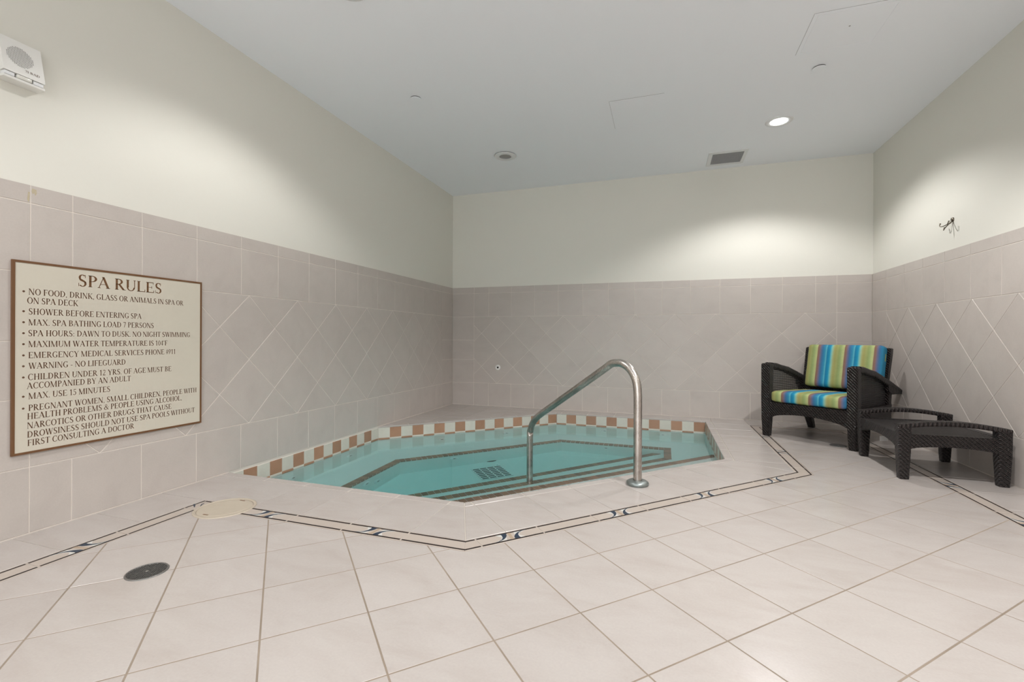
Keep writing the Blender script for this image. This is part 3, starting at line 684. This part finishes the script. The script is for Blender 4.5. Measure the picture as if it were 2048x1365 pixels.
def glyph(c):
    g = Glyphs(); w = .7; S, t = g.S, g.t
    if c == 'A': g.diag(.07, 0, .35, .96, .05); g.diag(.63, 0, .33, 1, .145); g.rect(.17, .31, .52, .355); g.ser(.09, 0, .09); g.ser(.62, 0, .13); w = .74
    elif c == 'B': g.stem(.09, b=1, t=1); g.arc(.30, .755, .24, .245, -90, 90); g.arc(.30, .265, .30, .265, -90, 90); g.rect(.09, 1 - t, .30, 1); g.rect(.09, 0, .30, t); g.rect(.09, .49, .32, .53); w = .66
    elif c == 'C': g.arc(.37, .5, .34, .52, 48, 312); g.rect(.58, .70, .61, 1.0); g.rect(.595, .10, .63, .25); w = .68
    elif c == 'D': g.stem(.09); g.arc(.30, .5, .38, .5, -90, 90); g.rect(.09, 1 - t, .30, 1); g.rect(.09, 0, .30, t); w = .74
    elif c == 'E': g.stem(.09); g.rect(.09, 1 - t, .56, 1); g.rect(.09, 0, .58, t); g.rect(.09, .49, .45, .53); g.rect(.53, .80, .565, 1); g.rect(.56, 0, .60, .22); g.rect(.42, .40, .455, .62); w = .64
    elif c == 'F': g.stem(.09); g.rect(.09, 1 - t, .54, 1); g.rect(.09, .49, .43, .53); g.rect(.51, .80, .545, 1); g.rect(.41, .40, .445, .62); w = .58
    elif c == 'G': g.arc(.38, .5, .35, .52, 48, 300); g.rect(.58, .70, .61, 1.0); g.rect(.51, .06, .51 + S, .42); g.rect(.45, .40, .70, .43); w = .74
    elif c == 'H': g.stem(.09); g.stem(.53); g.rect(.1, .485, .6, .53); w = .76
    elif c == 'I': g.stem(.09); w = .33
    elif c == 'K': g.stem(.09); g.diag(.2, .42, .60, 1, .06); g.diag(.62, 0, .30, .56, .16); g.ser(.58, 1 - g.sh, .12); g.ser(.64, 0, .12); w = .74
    elif c == 'L': g.stem(.09); g.rect(.09, 0, .58, t); g.rect(.56, 0, .60, .24); w = .62
    elif c == 'M': g.stem(.09, w=.05); g.stem(.70); g.diag(.43, 0, .13, 1, .13); g.diag(.43, 0, .75, 1, .05); g.ser(.11, 1 - g.sh, .08); w = .94
    elif c == 'N': g.stem(.09, w=.05); g.stem(.60, w=.05, b=0); g.diag(.62, -.02, .13, 1, .145); g.ser(.10, 1 - g.sh, .09); w = .76
    elif c == 'O': g.arc(.38, .5, .35, .52, 0, 360); w = .76
    elif c == 'P': g.stem(.09); g.arc(.28, .735, .27, .265, -90, 90); g.rect(.09, 1 - t, .28, 1); g.rect(.09, .47, .28, .515); w = .58
    elif c == 'R': g.stem(.09); g.arc(.28, .745, .26, .255, -90, 90); g.rect(.09, 1 - t, .28, 1); g.rect(.09, .49, .30, .535); g.diag(.60, 0, .30, .52, .155); g.ser(.64, 0, .09); w = .70
    elif c == 'S': g.arc(.28, .755, .215, .265, 40, 215, .12); g.arc(.28, .245, .225, .265, -145, 35, .12); g.p.append([(.085, .62), (.14, .50), (.47, .30), (.49, .40), (.40, .50), (.19, .66)]); g.rect(.42, .74, .45, 1); g.rect(.06, 0, .09, .28); w = .56
    elif c == 'T': g.stem(.255, t=0); g.rect(.03, 1 - t, .62, 1); g.rect(.03, .78, .06, 1); g.rect(.59, .78, .62, 1); w = .65
    elif c == 'U': g.stem(.09, y0=.3, b=0); g.stem(.58, y0=.3, w=.05, b=0); g.arc(.36, .32, .27, .34, 180, 360, .1); w = .73
    elif c == 'V': g.diag(.37, 0, .11, 1, .145); g.diag(.37, 0, .63, 1, .05); g.ser(.12, 1 - g.sh, .12); g.ser(.62, 1 - g.sh, .1); w = .72
    elif c == 'W': g.diag(.31, 0, .10, 1, .135); g.diag(.31, 0, .50, 1, .05); g.diag(.69, 0, .48, 1, .135); g.diag(.69, 0, .88, 1, .05); g.ser(.11, 1 - g.sh, .11); g.ser(.88, 1 - g.sh, .09); g.ser(.48, 1 - g.sh, .11); w = .98
    elif c == 'X': g.diag(.61, 0, .11, 1, .15); g.diag(.10, 0, .60, 1, .05); [g.ser(x, y, .11) for x in (.12, .60) for y in (0, 1 - g.sh)]; w = .72
    elif c == 'Y': g.diag(.37, .45, .11, 1, .145); g.diag(.37, .45, .61, 1, .05); g.rect(.30, 0, .435, .5); g.ser(.37, 0, .13); g.ser(.12, 1 - g.sh, .11); g.ser(.61, 1 - g.sh, .1); w = .72
    elif c == '0': g.arc(.25, .5, .21, .51, 0, 360, .1); w = .5
    elif c == '1': g.stem(.19, w=.11, t=0); g.diag(.10, .80, .22, .98, .10); w = .48
    elif c == '2': g.arc(.24, .72, .18, .29, 0, 160, .1); g.diag(.09, .05, .36, .62, .08); g.rect(.05, 0, .43, .11); w = .5
    elif c == '4': g.rect(.27, 0, .37, 1); g.rect(.03, .24, .46, .31); g.diag(.06, .27, .30, 1, .055); w = .5
    elif c == '5': g.arc(.20, .32, .23, .33, -150, 110, .1); g.rect(.10, .58, .14, 1); g.rect(.10, .90, .42, 1); w = .5
    elif c == '7': g.rect(.05, .89, .45, 1); g.diag(.17, 0, .42, .92, .075); w = .5
    elif c == '9': g.arc(.24, .68, .20, .33, 0, 360, .095); g.diag(.16, 0, .40, .62, .085); w = .5
    elif c == '.': g.rect(.06, 0, .17, .11); w = .25
    elif c == ',': g.rect(.06, 0, .17, .11); g.p.append([(.13, .02), (.17, .02), (.13, -.13), (.07, -.16)]); w = .25
    elif c == ':': g.rect(.07, 0, .18, .11); g.rect(.07, .45, .18, .56); w = .28
    elif c == '-': g.rect(.04, .28, .30, .36); w = .34
    elif c == '#': g.diag(.13, 0, .22, 1, .05); g.diag(.30, 0, .39, 1, .05); g.rect(.03, .33, .46, .39); g.rect(.05, .62, .48, .68); w = .5
    elif c == '&': g.arc(.34, .76, .16, .25, 0, 360, .07, .04); g.arc(.27, .25, .24, .27, 60, 330, .12); g.diag(.66, 0, .24, .66, .13); g.diag(.52, .2, .66, .5, .05); g.ser(.66, .48, .09); w = .76
    elif c == "'": g.arc(.10, .88, .09, .12, 0, 360, .045, .04); w = .24
    else: w = .26
    return g.p, w
def text_mesh(name, txt, y0_, y1_, z, hcap, x, parent, m):
    L = 0; items = []
    for c in txt:
        ps, w = glyph(c); items.append((L, ps)); L += w
    k = (y1_ - y0_) / L; vs, fs = [], []
    for o_, ps in items:
        for p in ps:
            b = len(vs); vs += [(x, y0_ + (o_ + a) * k, z + b2 * hcap) for a, b2 in p]
            q = tuple(range(b, b + len(p))); fs.append(q if area(p) > 0 else q[::-1])
    me = bpy.data.meshes.new(name); me.from_pydata(vs, [], fs); me.update()
    o = link(name, me, m, parent); o['kind'] = 'stuff'; return o
SG = tag(empty('rules_sign', (0, -3.92, .78)), 'cream spa rules sign with brown border and lettering on left wall', 'sign')
SG.location = (0, 0, 0)
bm = bmesh.new(); box(bm, .0005, .009, -4.344, -3.498, .358, 1.203, .0015); obj('panel', bm, M_SIGN, SG)
bm = bmesh.new()
for b_ in ((-4.3455, -3.4965, 1.1945, 1.2045), (-4.3455, -3.4965, .3565, .3665), (-4.3455, -4.3355, .3665, 1.1945), (-3.5065, -3.4965, .3665, 1.1945)): box(bm, .0004, .0108, b_[0], b_[1], b_[2], b_[3])
obj('border', bm, M_SIGNB, SG)
LINES = [("NO FOOD, DRINK, GLASS OR ANIMALS IN SPA OR", -4.292, -3.608, 1.057, 1), ("ON SPA DECK", -4.297, -4.111, 1.018, 0), ("SHOWER BEFORE ENTERING SPA", -4.292, -3.832, .970, 1),
    ("MAX. SPA BATHING LOAD 7 PERSONS", -4.292, -3.769, .922, 1), ("SPA HOURS: DAWN TO DUSK. NO NIGHT SWIMMING", -4.293, -3.567, .874, 1), ("MAXIMUM WATER TEMPERATURE IS 104'F", -4.292, -3.696, .826, 1),
    ("EMERGENCY MEDICAL SERVICES PHONE #911", -4.292, -3.65, .777, 1), ("WARNING - NO LIFEGUARD", -4.291, -3.907, .7295, 1), ("CHILDREN UNDER 12 YRS. OF AGE MUST BE", -4.293, -3.674, .6805, 1),
    ("ACCOMPANIED BY AN ADULT", -4.296, -3.882, .642, 0), ("MAX. USE 15 MINUTES", -4.291, -3.976, .5965, 1), ("PREGNANT WOMEN, SMALL CHILDREN, PEOPLE WITH", -4.291, -3.526, .5445, 1),
    ("HEALTH PROBLEMS & PEOPLE USING ALCOHOL,", -4.295, -3.613, .5075, 0), ("NARCOTICS OR OTHER DRUGS THAT CAUSE", -4.295, -3.673, .467, 0), ("DROWSINESS SHOULD NOT USE SPA POOLS WITHOUT", -4.295, -3.537, .4275, 0),
    ("FIRST CONSULTING A DOCTOR", -4.294, -3.866, .3905, 0)]
text_mesh('lettering', "SPA RULES", -4.115, -3.727, 1.1145, .056, .0094, SG, M_SIGNB)
for tx, a, b, z, bul in LINES:
    text_mesh('lettering', tx, a, b, z, .0272, .0094, SG, M_TEXT)
    if bul:
        bm = bmesh.new(); lathe(bm, [(0, .0094), (.0045, .0094), (.0045, .009)], 12, (0, -4.3075, z + .013), 'x'); obj('bullet', bm, M_TEXT, SG)

# ------------------------------------------------------------------ alarm speaker on the left wall
AL = tag(empty('alarm_speaker', (0, 0, 0)), 'white wall mounted alarm speaker with strobe, high on left wall', 'alarm')
ya, yb = -4.392, -4.256
XZ = lambda a, b, h: (a, h, b)
bm = bmesh.new(); poly_prism(bm, [(-.007, 2.146), (.012, 2.146), (.047, 2.000), (.047, 1.992), (.020, 1.990), (.020, 1.974), (.047, 1.972), (.046, 1.963), (-.007, 1.961)], ya, yb, XZ); obj('housing', bm, M_WHITE, AL)
slope = lambda z: .012 + (2.146 - z) * (.035 / .146)
bm = bmesh.new()
for i in range(17):
    for j in range(17):
        y = -4.332 + (i - 8) * .0052; z = 2.072 + (j - 8) * .0052
        if math.hypot(i - 8, j - 8) < 8.4:
            s_ = slope(z) + .0006; r = .0012
            bm.faces.new([bm.verts.new(p) for p in ((s_ + .0003, y - r, z - r), (s_ + .0003, y + r, z - r), (s_, y + r, z + r), (s_, y - r, z + r))])
o = obj('grille_holes', bm, M_DARKP, AL); o['kind'] = 'stuff'
bm = bmesh.new(); box(bm, .021, .050, -4.350, -4.300, 1.974, 1.990, .004, 2); obj('strobe_lens', bm, mat('strobe_lens', (.72, .71, .66), .12), AL, True)
bm = bmesh.new(); box(bm, .020, .044, ya + .004, -4.355, 1.975, 1.989, .001); box(bm, .020, .044, -4.295, yb - .004, 1.975, 1.989, .001); o = obj('strobe_reflector', bm, M_OFFW, AL)
o = text_mesh('lettering', "7I BAD", -4.322, -4.272, 2.013, .010, 0, AL, M_TEXT)
for v in o.data.vertices: v.co.x = slope(v.co.z) + .0008

bm = bmesh.new(); poly_prism(bm, [(-4.276, 1.530), (-4.262, 1.527), (-4.260, 1.512), (-4.266, 1.500), (-4.269, 1.512), (-4.274, 1.505), (-4.279, 1.515)], 0, .0004, LW); obj('stain', bm, noise_mat('stain', (.42, .34, .20), (.50, .45, .36), 60, .5), wall_left)
bm = bmesh.new(); poly_prism(bm, [(-4.290, 1.512), (-4.284, 1.510), (-4.286, 1.472), (-4.290, 1.465), (-4.293, 1.480)], 0, .0004, LW); obj('stain', bm, bpy.data.materials['stain'], wall_left)

# ------------------------------------------------------------------ coat hook, hose fitting
HK = tag(empty('coat_hook', (0, 0, 0)), 'small dark metal coat hook with curved prongs on right wall', 'hook')
hc = Vector((W + .008, -1.335, 1.742))
bm = bmesh.new(); lathe(bm, [(0, -.010), (.014, -.008), (.017, 0)], 18, (hc.x, hc.y, hc.z + .018), 'x'); obj('base_plate', bm, M_HOOK, HK, True)
for dy, dz, ln in ((-.052, -.010, .05), (.052, -.004, .075), (.0, -.045, .03)):
    P = [hc + Vector((-.004, 0, .012)), hc + Vector((-.018, dy * .25, -.006)), hc + Vector((-.045, dy * .6, -.020 + dz * .4)), hc + Vector((-.055, dy * .95, -.012 + dz)), hc + Vector((-.050, dy * 1.05, .006 + dz))]
    bm = bmesh.new(); sweep(bm, smooth_path(P, 4), circ(.0035, 8), (0, 0, 1) if abs(dy) > .01 else (0, 1, 0)); bmesh.ops.create_uvsphere(bm, u_segments=8, v_segments=6, radius=.0055, matrix=Matrix.Translation(P[-1])); obj('prong', bm, M_HOOK, HK, True)
HF = tag(empty('wall_fitting', (0, 0, 0)), 'small round white plastic fitting on back wall tiles left of the rail', 'fitting')
bm = bmesh.new(); lathe(bm, [(.012, .004), (.014, .010), (.030, .007), (.036, .002), (.036, -.004)][::1], 28, (0, 0, 0)); o = obj('collar', bm, M_WHITE, HF, True); o.location = (.641, 0, .501); o.rotation_euler = (PI / 2, 0, 0)
bm = bmesh.new(); lathe(bm, [(0, .003), (.013, .003), (.013, -.002)], 20); o = obj('socket', bm, M_DARKP, HF); o.location = (.641, 0, .501); o.rotation_euler = (PI / 2, 0, 0)
bm = bmesh.new(); lathe(bm, [(0, .008), (.004, .008), (.004, .002)], 12, (-.003, -.001, 0)); o = obj('pin', bm, M_HOOK, HF); o.location = (.641, 0, .501); o.rotation_euler = (PI / 2, 0, 0)

# ------------------------------------------------------------------ drains and skimmer lid
def drain(x, y, r, label):
    d = tag(empty('floor_drain', (x, y, 0)), label, 'drain')
    bm = bmesh.new(); lathe(bm, [(0, .0006), (r * .93, .0006), (r * .93, .0002)], 36); obj('sump', bm, M_DARKP, d)
    bm = bmesh.new(); lathe(bm, [(r * .90, .0008), (r * .91, .0034), (r * .97, .0036), (r, .0010), (r, -.001)], 48); obj('rim', bm, M_GRATE, d, True)
    bm = bmesh.new(); st = r / 7.2
    # honeycomb web: staggered hexagonal bars
    R = st * .60
    row = 0; yy = -r
    while yy <= r:
        xx = -r + (st / 2 if row % 2 else 0)
        while xx <= r:
            if math.hypot(xx, yy) < r * .93:
                oo = [(xx + R * math.cos(math.radians(60 * i + 30)), yy + R * math.sin(math.radians(60 * i + 30))) for i in range(6)]
                ii = [(xx + R * .78 * math.cos(math.radians(60 * i + 30)), yy + R * .78 * math.sin(math.radians(60 * i + 30))) for i in range(6)]
                a = [bm.verts.new((*p, .0030)) for p in oo]; b = [bm.verts.new((*p, .0030)) for p in ii]; c = [bm.verts.new((*p, .0008)) for p in ii]
                for i in range(6):
                    j = (i + 1) % 6; bm.faces.new((a[i], a[j], b[j], b[i])); bm.faces.new((b[i], b[j], c[j], c[i]))
            xx += st
        yy += st * .866; row += 1
    me = bpy.data.meshes.new('grate'); bm.to_mesh(me); bm.free(); o = link('grate', me, M_GRATE, d); o['kind'] = 'stuff'
    bm = bmesh.new(); lathe(bm, [(0, .0042), (.004, .004), (.0055, .003)], 14); obj('screw', bm, mat('screw', (.4, .4, .38), .3, .9), d, True)
drain(.843, -4.345, .067, 'round dark metal floor drain grate near the skimmer lid')
drain(4.035, -1.105, .062, 'round dark floor drain lying in the shadow under the armchair')
SK = tag(empty('skimmer_lid', (.541, -3.775, 0)), 'round tan plastic access lid with two slots at the border corner', 'lid')
R_ = .140
bm = bmesh.new(); lathe(bm, [(0, .0032), (R_ * .66, .0032), (R_ * .72, .0040), (R_ * .84, .0040), (R_ * .87, .0022), (R_ * .885, .0012)], 56); obj('lid', bm, M_LID, SK, True)
bm = bmesh.new(); lathe(bm, [(R_ * .89, .0012), (R_ * .90, .0040), (R_ * .985, .0044), (R_, .0030), (R_ * 1.005, -.001)], 56); obj('rim', bm, M_LID, SK, True)
bm = bmesh.new(); lathe(bm, [(R_ * .87, .0011), (R_ * .905, .0011)], 56); obj('groove', bm, mat('groove', (.16, .11, .07), .8), SK)
for a in (92, 268):
    bm = bmesh.new(); box(bm, -.016, .016, -.0035, .0035, .0038, .0048, .0003); o = obj('slot', bm, M_SIGNB, SK)
    o.location = (R_ * .74 * math.cos(math.radians(a)), R_ * .74 * math.sin(math.radians(a)), 0)

# ------------------------------------------------------------------ ceiling fixtures
def downlight(x, y, watts, label, group=None):
    d = tag(empty('ceiling_light', (x, y, H)), label, 'light', group)
    bm = bmesh.new(); lathe(bm, [(.068, -.0005), (.070, -.006), (.100, -.006), (.108, -.0015), (.108, .001)], 44); obj('trim_ring', bm, M_OFFW, d, True)
    bm = bmesh.new(); lathe(bm, [(0, -.004), (.060, -.0035), (.069, -.001)], 36); obj('lens', bm, M_LENS, d, True)
    l = bpy.data.lights.new('downlight', 'SPOT'); l.spot_size = math.radians(136); l.spot_blend = .42; l.shadow_soft_size = .045; l.energy = watts * 2.9; l.color = (1, .988, .975)
    lo = bpy.data.objects.new('lamp', l); COL.objects.link(lo); lo.location = (x, y, H - .052)
downlight(*LAMPS[0], 'lit round recessed ceiling light above the armchair')
downlight(*LAMPS[1], 'lit round recessed ceiling light over the left part of the deck')
downlight(*LAMPS[2], 'lit round recessed ceiling light over the open floor, above the frame')
downlight(*LAMPS[3], 'lit round recessed ceiling light behind the camera, left side')
downlight(*LAMPS[4], 'lit round recessed ceiling light behind the camera, right side')
downlight(*LAMPS[5], 'unseen round ceiling light added as fill near the rear wall, left side')  # rear pair added to throw fill towards the back wall
downlight(*LAMPS[6], 'unseen round ceiling light added as fill near the rear wall, right side')
M_GAP = mat('shadow_gap', (.10, .10, .10), .8)  # shade behind the plates put in as dark grey
d = tag(empty('ceiling_speaker', (1.10, -1.06, H)), 'round white ceiling fixture with dark grey centre, above the spa', 'fixture')
bm = bmesh.new(); lathe(bm, [(.060, -.012), (.064, -.0145), (.085, -.0135), (.106, -.0115), (.113, -.009), (.113, -.0065)], 44); obj('trim_ring', bm, M_OFFW, d, True)
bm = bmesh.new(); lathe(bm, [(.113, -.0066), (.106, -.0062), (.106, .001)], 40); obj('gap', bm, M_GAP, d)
bm = bmesh.new(); lathe(bm, [(.061, -.013), (.058, -.006), (.050, -.003), (0, -.0025)], 36); obj('reflector', bm, M_SILV, d, True)
VG = tag(empty('air_vent', (0, 0, 0)), 'square ceiling air vent with grey grille above the back wall', 'vent')
bm = bmesh.new(); x0, x1, y0_, y1_ = 3.096, 3.462, -.500, -.115; a0, a1, b0, b1 = 3.135, 3.428, -.447, -.160
for bb in ((x0, x1, y0_, b0), (x0, x1, b1, y1_), (x0, a0, b0, b1), (a1, x1, b0, b1)): box(bm, *bb, H - .005, H + .001, .0012)
obj('frame', bm, M_OFFW, VG)
bm = bmesh.new(); box(bm, a0, a1, b0, b1, H - .0012, H + .001); obj('backing', bm, mat('vent_backing', (.24, .24, .25), .6), VG)
bm = bmesh.new(); n = 24
for i in range(1, n):
    x = a0 + (a1 - a0) * i / n; box(bm, x - .0012, x + .0012, b0, b1, H - .0035, H - .001)
    y = b0 + (b1 - b0) * i / n; box(bm, a0, a1, y - .0012, y + .0012, H - .0035, H - .001)
o = obj('grille', bm, mat('vent_grille', (.42, .42, .43), .5), VG); o['kind'] = 'stuff'
M_SEAM_SHADE = mat('seam_shade', (.42, .42, .43), .8)  # shade along the panel edge, put into the colour
def access(x0, x1, y0_, y1_, label, screws):
    p = tag(empty('access_panel', (0, 0, 0)), label, 'panel')
    bm = bmesh.new(); w = .022
    for bb in ((x0, x1, y0_, y0_ + w), (x0, x1, y1_ - w, y1_), (x0, x0 + w, y0_ + w, y1_ - w), (x1 - w, x1, y0_ + w, y1_ - w)): box(bm, *bb, H - .0016, H + .001)
    obj('frame', bm, M_CEIL, p)
    bm = bmesh.new(); box(bm, x0 - .0022, x0 - .0002, y0_, y1_, H - .0012, H + .001); box(bm, x0, x1, y0_ - .0022, y0_ - .0002, H - .0012, H + .001); obj('edge_shade', bm, M_SEAM_SHADE, p)  # grey strips paint the shadow line on two sides
    bm = bmesh.new(); box(bm, x0 + w + .002, x1 - w - .002, y0_ + w + .002, y1_ - w - .002, H - .0018, H + .001); obj('door', bm, M_CEIL, p)
    for s_ in screws:
        bm = bmesh.new(); lathe(bm, [(0, -.0035), (.005, -.003), (.006, .001)], 12, (*s_, H)); obj('screw', bm, M_SILV, p, True)
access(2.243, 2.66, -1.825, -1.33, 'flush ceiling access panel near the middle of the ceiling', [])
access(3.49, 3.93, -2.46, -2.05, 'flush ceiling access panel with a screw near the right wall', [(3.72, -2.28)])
def spr(x, y, r, label):
    p = tag(empty('sprinkler_cover', (x, y, H)), label, 'sprinkler')
    bm = bmesh.new(); lathe(bm, [(0, -.0105), (r * .95, -.0105), (r, -.0095), (r, -.0075), (0, -.0075)], 36); obj('cover_plate', bm, M_CEIL, p)
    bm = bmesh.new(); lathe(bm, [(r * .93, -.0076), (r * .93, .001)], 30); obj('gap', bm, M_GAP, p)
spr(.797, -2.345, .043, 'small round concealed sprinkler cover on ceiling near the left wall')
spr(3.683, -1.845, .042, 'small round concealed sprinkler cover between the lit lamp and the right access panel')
